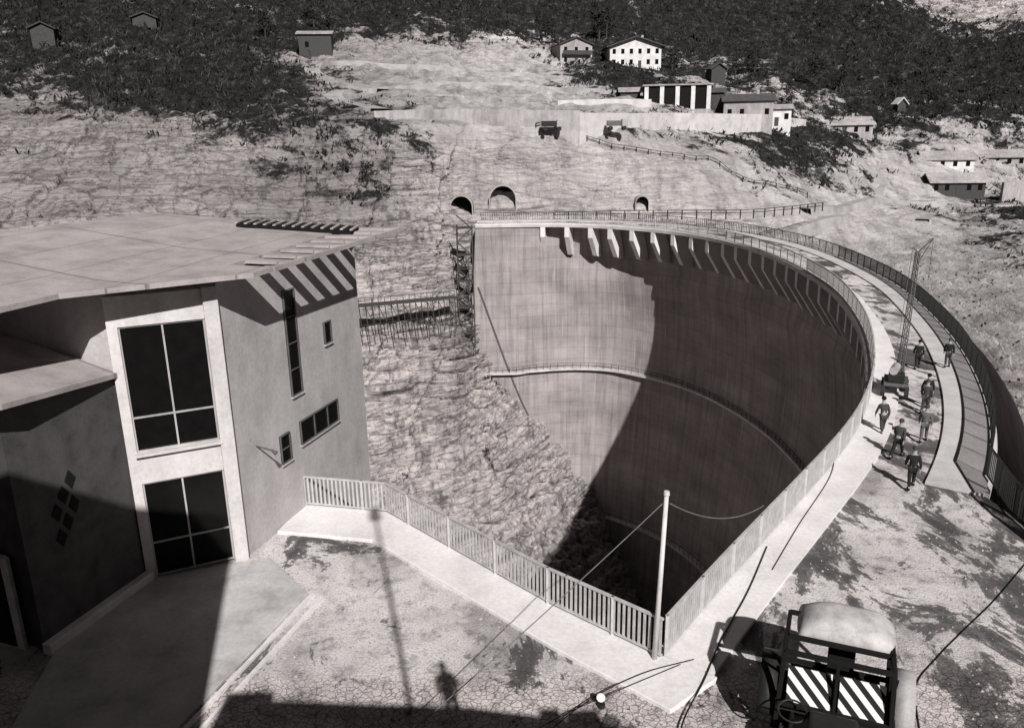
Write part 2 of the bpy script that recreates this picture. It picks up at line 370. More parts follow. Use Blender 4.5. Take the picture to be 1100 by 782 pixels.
# ------------------------------------------------------------------ dam
dam=thing('arch_dam',(30,80,0),'tall curved concrete arch dam spanning the gorge','dam')
s_br=LT-11
def wlean(L):
    t=np.clip((LT-6-L)/18,0,1); t=t*t*(3-2*t); return -.05+(.75)*t
def faceoff(L,d):
    r=2.0*np.clip((s_br-L)/.7,0,1); w=wlean(L)
    return r*min(1,d/.45)*max(0,1-d/9.)**.5 + (w*d if w<0 else w*d*math.exp(-d/19.))
zs=np.r_[0,-.45,-np.linspace(1.2,95,60)]
v=[];uvs=[];f=[]
cols=[(C[i],NR[i],LS[i],0.) for i in range(len(C))]
for k in range(1,8): cols.append((C[-1]+T[-1]*k*.6,NR[-1],LT,k*.6))
for (p,n_,L,ex) in cols:
    for z in zs:
        zz=z if ex==0 else (-9-3.6*ex)+(z/95.)*(95-9-3.6*ex)
        pt=p+n_*faceoff(L,-zz)
        v.append((pt[0],pt[1],zz)); uvs.append(((L+ex)/10,zz/10))
nz=len(zs)
for i in range(len(cols)-1):
    for k in range(nz-1): f.append((i*nz+k,i*nz+k+1,(i+1)*nz+k+1,(i+1)*nz+k))
def uvmesh(name,v,f,uvs,mat,parent):
    me=bpy.data.meshes.new(name); L0=parent.location
    me.from_pydata([(p[0]-L0[0],p[1]-L0[1],p[2]-L0[2]) for p in v],[],f); uvl=me.uv_layers.new(name='UVMap')
    idxs=np.zeros(len(me.loops),int); me.loops.foreach_get('vertex_index',idxs)
    uvl.data.foreach_set('uv',np.array(uvs)[idxs].reshape(-1).astype(np.float32))
    me.polygons.foreach_set('use_smooth',[True]*len(me.polygons)); me.materials.append(mat)
    o=bpy.data.objects.new(name,me); o.parent=parent; COL.objects.link(o); return o
uvmesh('downstream_face',v,f,uvs,M_dam,dam)
v=[];f=[];uvs=[]
for i in range(len(C)):
    for z in (-.5,-10,-20,-30,-60,-95):
        q_=max(0,(-z-.5)/20.); pt=C[i]+NR[i]*(WO[i]-.3+min(q_,1)*1.2+faceoff(LS[i],-z)*.8+ -z*.03); v.append((pt[0],pt[1],z)); uvs.append((LS[i]/10,z/10))
for i in range(len(C)-1):
    for k in range(5): f.append((i*6+k,(i+1)*6+k,(i+1)*6+k+1,i*6+k+1))
uvmesh('upstream_face',v,f,uvs,M_dam,dam)
ribbon(-.25,WO+.15,-.45,-.006).obj('crest_slab',M_deckc,dam)
L=s_br-.6
while L>14:
    i=idx(L); p=C[i]; n_=NR[i]; t_=T[i]; m=MB(); w=.4
    prof=[(-.22,-.47),(3.6,-.47),(4.4,-5.9),(1.9,-5.3),(.05,-2.5),(-.22,-2.1)]
    vs=[]
    for sgn in(-1,1):
        for a,z in prof:
            q_=p+n_*a+t_*w*sgn; vs.append((q_[0],q_[1],z))
    k=len(prof); m.add(vs,[tuple(range(k)),tuple(range(2*k-1,k-1,-1))]+[(j,(j+1)%k,k+(j+1)%k,k+j) for j in range(k)])
    m.obj('bracket',M_walk,dam); L-=4.1
def gallery(z,La,Lb,wd=1.0):
    m=MB(); a,b_=idx(La),idx(Lb); vs=[];fs=[]
    for i in range(a,b_):
        o_=faceoff(LS[i],-z)
        for dd,zz in((-wd+o_,z),(o_+.6,z),(o_+.6,z-.35),(-wd+o_,z-.35)):
            q_=C[i]+NR[i]*dd; vs.append((q_[0],q_[1],zz))
    n=b_-a
    for i in range(n-1):
        for k in range(4): fs.append((4*i+k,4*i+(k+1)%4,4*i+4+(k+1)%4,4*i+4+k))
    m.add(vs,fs); m.obj('gallery_walkway',M_deckc,dam)
    m=MB()
    for i in range(a,b_-1):
        o_=faceoff(LS[i],-z)-wd+.05; o2=faceoff(LS[i+1],-z)-wd+.05
        A=C[i]+NR[i]*o_;B=C[i+1]+NR[i+1]*o2
        for hh_ in(.5,1.0): m.beam((A[0],A[1],z+hh_),(B[0],B[1],z+hh_),.05,.05)
        if i%2==0: m.beam((A[0],A[1],z-.3),(A[0],A[1],z+1.0),.06,.06)
    m.obj('gallery_railing',M_dark,dam)
gallery(-25.5,30,LT-.3,1.); gallery(-53,30,LT-6)
m=MB(); J=catmull([(LT-.2,-10.5),(LT-5.5,-26),(LT-11,-40),(LT-17,-54),(LT-24,-70)],1.)
for (a1,z1),(a2,z2) in zip(J[:-1],J[1:]):
    pts=[]
    for a,z in((a1,z1),(a2,z2)):
        q_=np.array([np.interp(a,LS,C[:,0]),np.interp(a,LS,C[:,1])]); n_=np.array([np.interp(a,LS,NR[:,0]),np.interp(a,LS,NR[:,1])])
        pt=q_+n_*(faceoff(a,-z)-.06); pts.append((pt[0],pt[1],z))
    m.beam(pts[0],pts[1],.1,.3)
m.obj('perimeter_joint',M_steel,dam)
ribbon(0,1.5,-.004,.12,0).obj('inner_pavement',M_walk,kind='structure')
ribbon(1.5,WO-2.1,-.003,.004,idx(9)).obj('crest_road',M_yard,kind='structure')
ribbon(WO-2.1,WO,-.003,.12,idx(16)).obj('outer_pavement',M_deckc,kind='structure')
# ------------------------------------------------------------------ terrace
iC=idx(16); Ci=[tuple(C[i]) for i in range(0,iC,4)]; oe=off(WO+.1)[iC]
poly=[(-60,-40),(-60,34),(-17,36),(-6.75,33.4),(-8.3,28.25),(-4.9,27.5),(1.05,21.25)]+Ci+[tuple(C[iC]),tuple(oe),(18.55,26.6),(18.4,25),(18.4,10),(18.4,-40)]
m=MB(); m.prism(poly,-35,0); m.obj('yard_ground',M_yard,kind='structure')
pave=[(-8.3,28.3),(-4.9,27.55),(1.05,21.3),(4.0,18.45),(5.3,17.5),(3.8,16.3),(.9,19),(-5.1,25.2),(-8.75,26)]
m=MB(); m.prism(pave,-.3,.118); m.obj('fence_pavement',M_walk,kind='structure',bevel=.03)
slabp=[(-6.6,21.9),(-8.5,24.2),(-12.3,22.9),(-13.2,19.6),(-12.4,15.5),(-8.5,15.6)]
m=MB(); m.prism(slabp,-.2,.08); m.obj('entrance_slab',M_slab,kind='structure',bevel=.02)
m=MB(); m.beam((-6.45,21.9,.03),(-8.3,15.6,.03),.12,.1); m.obj('drain_kerb',M_walk,kind='structure')
m=MB(); m.beam((-6.1,21.7,.03),(-7.9,15.6,.03),.1,.1); m.obj('drain_kerb',M_walk,kind='structure')
def inside(x,y,pl):
    r_=False;j=len(pl)-1
    for i in range(len(pl)):
        if (pl[i][1]>y)!=(pl[j][1]>y) and x<(pl[j][0]-pl[i][0])*(y-pl[i][1])/(pl[j][1]-pl[i][1])+pl[i][0]: r_=not r_
        j=i
    return r_
sv=[];sf=[]
for k in range(4200):
    x=rng.uniform(-8,17);y=rng.uniform(15.5,30); s=.015+.05*rng.random()**4
    dC=np.min(np.hypot(C[:60,0]-x,C[:60,1]-y))
    if not inside(x,y,poly) or inside(x,y,pave) or inside(x,y,slabp) or dC<1.8: continue
    n=len(sv); a=rng.random()*6.28
    sv+=[(x+s*math.cos(a+1.57*j)*(.7+.5*rng.random()),y+s*math.sin(a+1.57*j),.002) for j in range(4)]+[(x,y,s*.9)]
    sf+=[(n,n+1,n+4),(n+1,n+2,n+4),(n+2,n+3,n+4),(n+3,n,n+4)]
keep=MB(); keep.add(sv,sf); keep.obj('loose_gravel',M_plaster2,kind='stuff',label='loose gravel scattered over the dusty yard',category='gravel')
# ------------------------------------------------------------------ fences
def fence(name,pts,zb,h,sp,pw,mat,label,postsp=2.4,pt=.03,dens=None):
    pts=np.array(pts,float); Ls=np.r_[0,np.cumsum(np.linalg.norm(np.diff(pts[:,:2],axis=0),axis=1))]
    g=thing(name,(pts[0][0],pts[0][1],zb),label,'fence')
    def at(s): return np.interp(s,Ls,pts[:,0]),np.interp(s,Ls,pts[:,1]),zb
    m=MB(); s=0.;n=0
    while s<Ls[-1]:
        x,y,z=at(s); x2,y2,_=at(min(Ls[-1],s+.05)); x1,y1,_=at(max(0,s-.05)); a=math.atan2(y2-y1,x2-x1)
        m.box((x,y,z+.1+(h-.16)/2),(pw,pt,h-.16),a); s+=sp if dens is None else dens(s); n+=1
    m.obj('picket_row',mat,g,kind='stuff' if n>100 else None)
    ss=sorted(set(round(float(q_),3) for q_ in list(np.arange(0,Ls[-1],1.2))+[Ls[-1]]+list(Ls)))
    for nm,zz,w_,h_ in(('top_rail',h-.03,.09,.06),('bottom_rail',.1,.06,.05)):
        m=MB(); vs=[];fs=[]
        for a in ss:
            A=np.array(at(a)); B=np.array(at(min(Ls[-1],a+.1)));B0_=np.array(at(max(0,a-.1))); d=B-B0_; d/=np.linalg.norm(d)+1e-9; nn_=np.array([-d[1],d[0]])
            for sx_,sz_ in((-1,-1),(1,-1),(1,1),(-1,1)): vs.append((A[0]+nn_[0]*sx_*w_/2,A[1]+nn_[1]*sx_*w_/2,A[2]+zz+sz_*h_/2))
        k_=len(ss)
        for i in range(k_-1):
            for q_ in range(4): fs.append((4*i+q_,4*i+(q_+1)%4,4*i+4+(q_+1)%4,4*i+4+q_))
        m.add(vs,fs); m.obj(nm,mat,g)
    m=MB(); m.box((0,0,h/2),(.09,.09,h)); p0=m.obj('post',mat,g,world=False); first=True
    for s in np.arange(0,Ls[-1]+.01,postsp):
        x,y,z=at(s); o=p0 if first else p0.copy()
        o.location=(x-pts[0][0],y-pts[0][1],0)
        if not first: o.parent=g; COL.objects.link(o)
        first=False
fence('picket_fence',[(-8.2,28.1),(-4.9,27.35),(1,21.0),(3.95,18.3)],.118,1.25,.17,.075,M_fence,'pale painted picket fence along the gorge edge')
Ci_=[tuple(C[i]+NR[i]*.1) for i in range(0,len(C),2)]
fence('slatted_railing',Ci_,.12,1.25,.15,.085,M_fence,'pale slatted railing on the inner crest of the dam',dens=lambda s:.15 if s<70 else .3)
oo=off(WO-.12); Co=[(18.3,14),(18.35,24.8),(18.5,26.4)]+[tuple(oo[i]) for i in range(idx(17.5),len(C),2)]
fence('crest_railing',Co,.12,1.3,.2,.07,M_dark,'dark steel railing on the outer crest of the dam',dens=lambda s:.2 if s<80 else .4,postsp=2.)
# ------------------------------------------------------------------ control building
B0=np.array([-9.3,24.4]);B1=np.array([-6.6,33.2]);A0=np.array([-12.2,23.0]);W1=np.array([-13.4,19.2])
bld=thing('control_building',(-12,28,0),'angular concrete control building with wide flat roof','building')
m=MB(); m.prism([tuple(B0),tuple(B1),(-15.5,35.2),(-18,28),(-17,24.2),(-12.3,23.2),(-9.45,24.55)],-6,[9.6,9.85,10.4,10.4,9.6,9.55,9.55])
m.obj('wall',M_wallB,bld)
tA=(B0-A0);LA=np.linalg.norm(tA);tA/=LA;nA=np.array([tA[1],-tA[0]])
def slab(base,t,nrm,L,q0,q1,z0,z1,o0,o1):
    p=[base+t*L*q0+nrm*o0,base+t*L*q1+nrm*o0,base+t*L*q1+nrm*o1,base+t*L*q0+nrm*o1]
    m=MB(); m.prism([tuple(a) for a in p],z0,z1); return m
m=slab(A0,tA,nA,LA,0,.09,0,9.5,-.05,.12)
for a in(slab(A0,tA,nA,LA,.09,.86,8.55,9.5,-.05,.12),slab(A0,tA,nA,LA,.09,.86,3.42,4.47,-.05,.12)): m.add(a.v,a.f)
m.obj('front_panel',M_wallA,bld)
slab(A0,tA,nA,LA,.86,1.0,0,9.56,-.05,.26).obj('pillar',M_wallA,bld,bevel=.02)
def window(base,t,nrm,L,q0,q1,z0,z1,o_,cols,rows,parent,mat=M_white,fw=.055):
    g=bpy.data.objects.new('window',None); g.parent=parent; COL.objects.link(g)
    slab(base,t,nrm,L,q0,q1,z0,z1,o_-.03,o_).obj('pane',M_glass,g)
    m=MB(); W=L*(q1-q0)
    def bar(u0,u1,za,zb,e=.06):
        a=base+t*(L*q0+u0); b_=base+t*(L*q0+u1)
        m.prism([tuple(a+nrm*(o_+.003)),tuple(b_+nrm*(o_+.003)),tuple(b_+nrm*(o_+e)),tuple(a+nrm*(o_+e))],za,zb)
    bar(0,fw,z0,z1);bar(W-fw,W,z0,z1);bar(fw,W-fw,z0,z0+fw);bar(fw,W-fw,z1-fw,z1)
    for c_ in cols: bar(W*c_-fw/2,W*c_+fw/2,z0+fw,z1-fw,.055)
    for r_ in rows: bar(fw,W-fw,z0+(z1-z0)*r_-fw/2,z0+(z1-z0)*r_+fw/2,.05)
    m.obj('frame',mat,g); return g
window(A0,tA,nA,LA,.09,.86,4.47,8.55,.0,[.5],[.28],bld,M_plaster2)
window(A0,tA,nA,LA,.09,.86,.08,3.42,.0,[.48],[.36],bld,M_plaster2)
slab(A0,tA,nA,LA,.07,.88,4.38,4.47,.12,.3).obj('sill',M_wallA,bld)
tB=(B1-B0);LB=np.linalg.norm(tB);tB/=LB;nB=np.array([tB[1],-tB[0]])
for q0,q1,z0,z1,c_,r_ in((.385,.465,4.7,8.7,[],[.25,.5,.75]),(.42,.735,2.65,3.6,[.35,.7],[]),(.67,.73,6.05,6.95,[],[]),(.27,.34,2.4,3.5,[],[.5])):
    window(B0,tB,nB,LB,q0,q1,z0,z1,.02,c_,r_,bld,M_steel,.04)
    slab(B0,tB,nB,LB,q0-.004,q1+.004,z0-.06,z0,.003,.10).obj('sill',M_wallB,bld)
p=B0+tB*LB*.12; m=MB(); m.cyl((p[0],p[1],3.7),(p[0]+.6,p[1]-.16,3.58),.03,n=8); m.cyl((p[0]+.58,p[1]-.16,3.6),(p[0]+.75,p[1]-.2,3.48),.04,.09,n=10); m.obj('wall_lamp',M_steel,bld)
tW=(A0-W1);LW=np.linalg.norm(tW);tW/=LW;nW=np.array([tW[1],-tW[0]])
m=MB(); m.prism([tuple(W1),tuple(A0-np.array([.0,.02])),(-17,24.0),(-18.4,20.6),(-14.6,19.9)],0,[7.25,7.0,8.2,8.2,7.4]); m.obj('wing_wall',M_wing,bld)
slab(W1,tW,nW,LW,-.02,1.,0,.35,.003,.3).obj('plinth',M_walk,bld,bevel=.02)
m=MB(); cx=W1+tW*LW*.37
for du_,dz in((0,.42),(0,-.42),(-.3,0),(.3,0),(-.3,-.78),(.3,.78)):
    c_=cx+tW*du_; vs=[]
    for o_ in(.004,.03):
        for a,b_ in((0,.34),(.22,0),(0,-.34),(-.22,0)):
            q_=c_+tW*a*.85+nW*o_; vs.append((q_[0],q_[1],3.8+dz+b_*.85))
    m.add(vs,[(0,1,2,3),(4,5,6,7),(0,1,5,4),(1,2,6,5),(2,3,7,6),(3,0,4,7)])
m.obj('lozenge_emblem',M_black,bld)
m=MB(); m.prism([(-14.3,19.62),(-14.05,19.45),(-14.05,19.3),(-14.35,19.45)],0,2.9); m.prism([(-15.6,20.1),(-14.35,19.62),(-14.35,19.45),(-15.6,19.9)],2.6,2.9); m.obj('door_frame',M_white,bld)
m=MB(); m.prism([(-15.5,20.0),(-14.4,19.6),(-14.4,19.5),(-15.5,19.9)],0,2.58); m.obj('door',M_black,bld)
def slabroof(name,pts,th,mat,parent):
    n=len(pts); v=[tuple(p) for p in pts]+[(p[0],p[1],p[2]-th) for p in pts]
    m=MB(); m.add(v,[tuple(range(n)),tuple(range(2*n-1,n-1,-1))]+[(i,(i+1)%n,n+(i+1)%n,n+i) for i in range(n)]); return m.obj(name,mat,parent)
def lerp(a,b_,t): return tuple(a[i]+(b_[i]-a[i])*t for i in range(3))
o0=(-7.9,23.9,10.0);o1=(-4.6,33.5,10.3); w0=(-9.35,24.35,10.03); w1=(-6.75,33.7,10.32)
qs=.10
r1=lerp(o0,o1,qs); r2=lerp(w0,w1,qs)
slabroof('roof',[o0,r1,r2,w1,(-10.6,34.3,10.6),(-15.8,34.8,11.0),(-17.9,27.6,11.0),(-21,17,10.8),(-15,13,9.9),(-13.0,19.2,9.95),(-12.4,21.2,9.95)],.15,M_roof,bld)
m=MB(); m.beam((o1[0],o1[1],o1[2]-.075),(r1[0],r1[1],r1[2]-.075),.16,.15); m.obj('eave_beam',M_roof,bld)
n=8
for i in range(1,n+1):
    a=lerp(r1,o1,i/n); b_=lerp(r2,w1,i/n); m=MB(); m.beam((a[0]-.06,a[1],a[2]-.07),(b_[0],b_[1],b_[2]-.07),.5,.1); m.obj('eave_slat',M_roof,bld)
# skylight strip: dark glazed panel with pale bars
def skp(s_,w_): a=lerp((-6.4,33.55,10.33),(-11.2,34.1,10.64),s_); return (a[0],a[1]-w_,a[2]+.012-w_*.01)
m=MB(); P_=[skp(0,.1),skp(1,.1),skp(1,1.7),skp(0,1.7)]; m.add([(p[0],p[1],p[2]+.05) for p in P_]+[(p[0],p[1],p[2]-.1) for p in P_],[(0,1,2,3),(7,6,5,4),(0,1,5,4),(1,2,6,5),(2,3,7,6),(3,0,4,7)]); m.obj('skylight_glazing',M_black,bld)
for i in range(13):
    a=skp(i/12,0.1); b_=skp(i/12,1.7); m=MB(); m.beam((a[0],a[1],a[2]+.08),(b_[0],b_[1],b_[2]+.08),.12,.05); m.obj('skylight_bar',M_roof,bld)
slabroof('wing_roof',[(-12.05,23.0,7.15),(-12.8,18.6,7.65),(-13.6,17.2,7.8),(-19,19,9.0),(-17,24.15,8.55)],.15,M_roof,bld)
nb=thing('service_building',(0,-6,0),'tall plain concrete service building overlooking the yard','building')
m=MB(); m.prism([(-3.6,-14),(6.8,-14),(6.8,.2),(2.8,1.0),(-3.6,1.5)],0,12.2); m.obj('wall',M_wallB,nb)
m=MB(); m.prism([(-30,-20),(-3.62,-20),(-3.62,-.6),(-30,-.6)],0,21.0); m.obj('shadow_block',M_wallB,nb)  # unseen tall mass added to shade the wing wall and yard
for cx_,cy_,w_,h_ in((5.0,-.6,.5,1.0),(5.9,-1.2,.8,1.3),(-2.7,-.4,1.2,1.2)): m=MB(); m.box((cx_,cy_,12.2+h_/2),(w_,w_,h_)); m.obj('shadow_edge_box',M_wallB,nb)  # unseen boxes added to make the cast shadow edge irregular
# ------------------------------------------------------------------ pole, wires
pole=thing('utility_pole',(3.75,18.3,.1),'slender pale utility pole at the fence corner','pole')
m=MB(); m.cyl((3.75,18.3,.1),(3.9,18.3,5.0),.075,.058,n=12); m.obj('shaft',M_pole,pole,smooth=True)
m=MB(); m.cyl((3.9,18.3,5.0),(3.9,18.3,5.1),.085,.07,n=12); m.obj('cap',M_pole,pole)
def wire(name,a,b_,sag,r,label,n=24,mat=M_cable):
    m=MB(); a=Vector(a);b_=Vector(b_); pp=[a.lerp(b_,i/n)-Vector((0,0,sag*4*(i/n)*(1-i/n))) for i in range(n+1)]
    for p_,q_ in zip(pp[:-1],pp[1:]): m.cyl(p_,q_,r,n=6)
    o=m.obj(name,mat); tag(o,label=label,category='cable'); return o
wire('overhead_cable',(4.0,18.3,4.75),(8.65,24.7,1.45),.45,.02,'thin grey cable sagging from the pole to the railing')
wire('overhead_cable',(3.8,18.3,4.75),(-4.4,12.6,.6),.12,.013,'thin cable running from the pole over the yard')
def gcable(pts,z,label,r=.014):
    Pp=catmull(pts,.25); m=MB()
    for i,(a,b_) in enumerate(zip(Pp[:-1],Pp[1:])): m.cyl((a[0],a[1],z),(b_[0],b_[1],z),r,n=6)
    o=m.obj('ground_cable',M_black); tag(o,label=label,category='cable')
gcable([(16.9,23),(14.6,20.9),(12.8,19.4),(11.4,18.2),(10.3,17.1),(9.6,15.5)],.03,'black cable lying across the dusty yard')
gcable([(8.7,24.2),(7.2,21.4),(5.8,19.1),(4.9,17.4),(3.9,15.6),(3.7,14)],.15,'thick black cable lying along the pavement',.022)
gcable([(-.5,14.2),(1.5,16.4),(3.2,17.6),(4.8,18.2)],.15,'black cable lying by the corner of the fence')
gcable([(-1.2,14.2),(.6,15.8),(2.4,16.9),(4.4,18.0)],.15,'second cable lying by the corner of the fence',.011)
gcable([(14.8,33.5),(13.2,30),(10.4,25.8),(8.4,22.7)],.15,'black cable lying on the crest pavement')
fl=thing('flood_lamp',(2.1,16.6,0),'small round white flood lamp lying on the yard','lamp')
m=MB(); m.cyl((2.1,16.6,.0),(2.1,16.6,.1),.1,n=12); m.obj('foot',M_dark,fl); m=MB(); m.cyl((2.1,16.6,.1),(2.1,16.6,.28),.025,n=8); m.obj('stand',M_dark,fl)
m=MB(); m.cyl((2.1,16.62,.3),(2.08,16.5,.35),.05,.11,n=20); m.obj('reflector',M_plaster,fl)
# ------------------------------------------------------------------ people
def skin_mesh(name,pts,edges,rad,root=0,sub=1):
    me=bpy.data.meshes.new(name); me.from_pydata(pts,edges,[]); o=bpy.data.objects.new(name,me); COL.objects.link(o)
    o.modifiers.new('skin','SKIN')
    for i,r in enumerate(rad):
        sv_=me.skin_vertices[0].data[i]; sv_.radius=(r if isinstance(r,tuple) else (r,r)); sv_.use_root=(i==root)
    s=o.modifiers.new('sub','SUBSURF'); s.levels=sub; s.render_levels=sub
    dg=bpy.context.evaluated_depsgraph_get(); nm=bpy.data.meshes.new_from_object(o.evaluated_get(dg))
    bpy.data.objects.remove(o); nm.polygons.foreach_set('use_smooth',[True]*len(nm.polygons)); return nm
def person(loc,head,stride,lean,arm,label,cm,tm,cap=True,coat=False,group='people walking on the dam crest'):
    g=thing('person',loc,label,'person',group,rot=head); st=stride
    hipz=.93-.05*abs(st); J={
    'pel':(0,0,hipz),'sp':(0,lean*.15,hipz+.26),'ch':(0,lean*.35,hipz+.48),'nk':(0,lean*.43,hipz+.6),'h0':(0,lean*.47,hipz+.68),'h1':(0,lean*.5+.01,hipz+.79)}
    for s_,sd,k in((1,'r',1),(-1,'l',-1)):
        J['hp'+sd]=(s_*.09,0,hipz-.04); J['kn'+sd]=(s_*.1,k*st*.22+.05,.5); J['an'+sd]=(s_*.1,k*st*.42-(.08 if k*st<0 else 0),.1+(.06 if k*st<0 else 0)); J['to'+sd]=(s_*.12,k*st*.42+.14,.045)
        J['sh'+sd]=(s_*.18,lean*.35,hipz+.47); J['el'+sd]=(s_*.25,lean*.3-k*arm*.14,hipz+.2); J['wr'+sd]=(s_*.25,lean*.3-k*arm*.25+.08,hipz-.02); J['hd'+sd]=(s_*.25,lean*.3-k*arm*.28+.1,hipz-.1)
    names=list(J); ix={n_:i for i,n_ in enumerate(names)}
    E_=[('pel','sp'),('sp','ch'),('ch','nk'),('nk','h0'),('h0','h1')]
    for d in'rl': E_+=[('pel','hp'+d),('hp'+d,'kn'+d),('kn'+d,'an'+d),('an'+d,'to'+d),('ch','sh'+d),('sh'+d,'el'+d),('el'+d,'wr'+d),('wr'+d,'hd'+d)]
    R={'pel':.13,'sp':.12,'ch':.13,'nk':.055,'h0':.085,'h1':.095,'hp':.09,'kn':.055,'an':.04,'to':.04,'sh':.06,'el':.042,'wr':.03,'hd':.036}
    pts=[J[n_] for n_ in names]; rad=[R.get(n_,R.get(n_[:2])) for n_ in names]; ed=[(ix[a],ix[b_]) for a,b_ in E_]
    for d,s_ in(('r',1),('l',-1)):
        hx,hy,hz=J['hd'+d]
        for k in range(5):
            b0=len(pts)
            if k<4: pts+= [(hx,hy-.03+.02*k,hz-.06),(hx-s_*.012,hy-.03+.02*k,hz-.1+.004*abs(k-1.5))]
            else: pts+= [(hx,hy+.045,hz-.0),(hx-s_*.01,hy+.06,hz-.04)]
            rad+=[.01,.008]; ed+=[(ix['hd'+d],b0),(b0,b0+1)]
    b0=len(pts); x,y,z=J['h1']; pts.append((x,y+.115,z-.03)); rad.append(.018); ed.append((ix['h1'],b0))
    bm_=skin_mesh('body',pts,ed,rad); bm_.materials.clear(); bm_.materials.append(M_skin)
    def put(nm,mesh):
        o=bpy.data.objects.new(nm,mesh); o.parent=g; COL.objects.link(o); return o
    put('body',bm_)
    zb=hipz-(.28 if coat else .08)
    jp=[(0,0.01,zb),(0,lean*.1,hipz+.1),J['sp'],J['ch'],(0,lean*.4,hipz+.55)]; jr=[(.2,.15) if coat else (.17,.13),(.165,.13),(.165,.13),(.175,.135),.075]; je=[(0,1),(1,2),(2,3),(3,4)]
    for d in'rl':
        b0=len(jp); jp+=[J['sh'+d],J['el'+d],J['wr'+d]]; jr+=[.082,.064,.05]; je+=[(3,b0),(b0,b0+1),(b0+1,b0+2)]
    jm=skin_mesh('jacket',jp,je,jr); jm.materials.clear(); jm.materials.append(cm); put('jacket',jm)
    tp=[(0,0,hipz)];tr=[.15];te=[]
    for d in'rl':
        b0=len(tp); a=J['an'+d]; tp+=[J['hp'+d],J['kn'+d],(a[0],a[1],a[2]+.03)]; tr+=[.11,.08,.068]; te+=[(0,b0),(b0,b0+1),(b0+1,b0+2)]
    tm_=skin_mesh('trousers',tp,te,tr); tm_.materials.clear(); tm_.materials.append(tm); put('trousers',tm_)
    for d in'rl':
        a=J['an'+d];t_=J['to'+d]; m=MB(); m.box(((a[0]+t_[0])/2,(a[1]+t_[1])/2+.0,.055+(a[2]-.1)*.5),(.11,.29,.1)); m.obj('shoe',M_black,g,world=False,bevel=.03)
    m=MB(); x,y,z=J['h1']
    rings=[(.112,-.02),(.118,.03),(.105,.08),(.06,.115)]; n=14; vs=[];fs=[]
    for r_,dz in rings:
        for k in range(n): vs.append((x+r_*.9*math.cos(k*6.283/n),y-.015+r_*1.08*math.sin(k*6.283/n),z+dz))
    for a in range(3):
        for k in range(n): fs.append((a*n+k,a*n+(k+1)%n,(a+1)*n+(k+1)%n,(a+1)*n+k))
    fs.append(tuple(3*n+k for k in range(n))); m.add(vs,fs)
    m.obj('cap' if cap else 'hair',M_cloth[1] if cap else M_black,g,world=False,smooth=True)
    return g
hd=-.5
person((16.0,28.9,.01),hd+.1,.75,.12,.8,'man in long dark coat walking along the crest road',M_cloth[0],M_cloth[0],True,True)
person((16.9,32.0,.01),hd-.3,.9,.3,1.,'man in grey jacket striding with body bent forward',M_cloth[1],M_cloth[0])
person((17.6,34.9,.01),hd+.4,.5,.45,.6,'man in work clothes leaning near the crane',M_cloth[1],M_cloth[1],False)
person((19.0,33.8,.01),hd,.6,.08,.8,'man in pale work clothes walking on the road',M_cloth[2],M_cloth[2])
person((21.6,38.6,.01),hd+.2,.5,.1,.6,'man in dark jacket and grey trousers walking',M_cloth[0],M_cloth[1],False)
person((21.0,37.6,.01),hd-.2,.3,.1,.4,'man in grey coat standing beside the crane',M_cloth[1],M_cloth[1],True,True)
person((24.6,45.5,.01),hd+.1,.6,.1,.7,'man in dark suit walking beside another man',M_cloth[0],M_cloth[0],False,True)
person((26.3,45.3,.13),hd,.4,.1,.5,'man in dark coat walking near the outer railing',M_cloth[0],M_cloth[1])
person((2.4,.45,12.2),.2,.1,.05,.2,'photographer in dark coat standing on the flat roof',M_cloth[0],M_cloth[0],True,True,group='people near the camera')
ap=thing('roof_mast',(2.2,-3,12.2),'thin steel mast standing on the flat roof','mast')
m=MB(); m.cyl((2.2,-3,12.2),(2.2,-3,23.4),.08,.06,n=8); m.obj('shaft',M_steel,ap); m=MB(); m.cyl((2.2,-3,23.4),(2.2,-3,23.9),.25,.2,n=12); m.obj('lamp_head',M_steel,ap)
# ------------------------------------------------------------------ crane
cr=thing('mobile_crane',(21.1,41,.1),'small mobile crane with slender lattice mast on the crest','crane')
m=MB(); m.box((21.0,40.8,.75),(1.2,1.8,.18),-.45); m.obj('chassis',M_steel,cr,bevel=.03); m=MB(); m.box((20.8,40.4,1.1),(.8,.6,.5),-.45); m.obj('winch_housing',M_dark,cr,bevel=.05)
m=MB(); m.box((21.5,41.5,1.0),(.5,.4,.35),-.45); m.obj('counterweight',M_steel,cr,bevel=.05)
m=MB(); m.cyl((20.5,40.2,1.5),(21.1,41.1,1.5),.22,n=14); m.obj('drum',M_paintl,cr)
for dx,dy in((-.6,-.8),(.55,-.8),(-.6,.7),(.55,.7)):
    R=Matrix.Rotation(-.45,3,'Z'); c_=Vector((21.0,40.8,.0))+R@Vector((dx,dy,.36)); ax=R@Vector((.1,0,0))
    w=bpy.data.objects.new('wheel',None); w.parent=cr; COL.objects.link(w)
    m=MB(); m.cyl(c_-ax,c_+ax,.35,n=18); m.obj('tyre',M_rubber,w); m=MB(); m.cyl(c_-ax*1.1,c_+ax*1.1,.17,n=12); m.obj('rim',M_steel,w)
m=MB(); b0=Vector((21.4,41.3,.9)); b1=Vector((21.95,42.0,7.6)); N_=18
def sec(t):
    c_=b0.lerp(b1,t); w=.13*(1-.35*t); return [c_+Vector((sx*w,sy*w,0)) for sx,sy in((-1,-1),(1,-1),(1,1),(-1,1))]
for i in range(N_):
    a=sec(i/N_);b_=sec((i+1)/N_)
    for k in range(4): m.beam(a[k],b_[k],.035,.035); m.beam(a[k],b_[(k+1)%4],.02,.02); m.beam(b_[k],b_[(k+1)%4],.02,.02)
m.obj('lattice_mast',M_steel,cr)
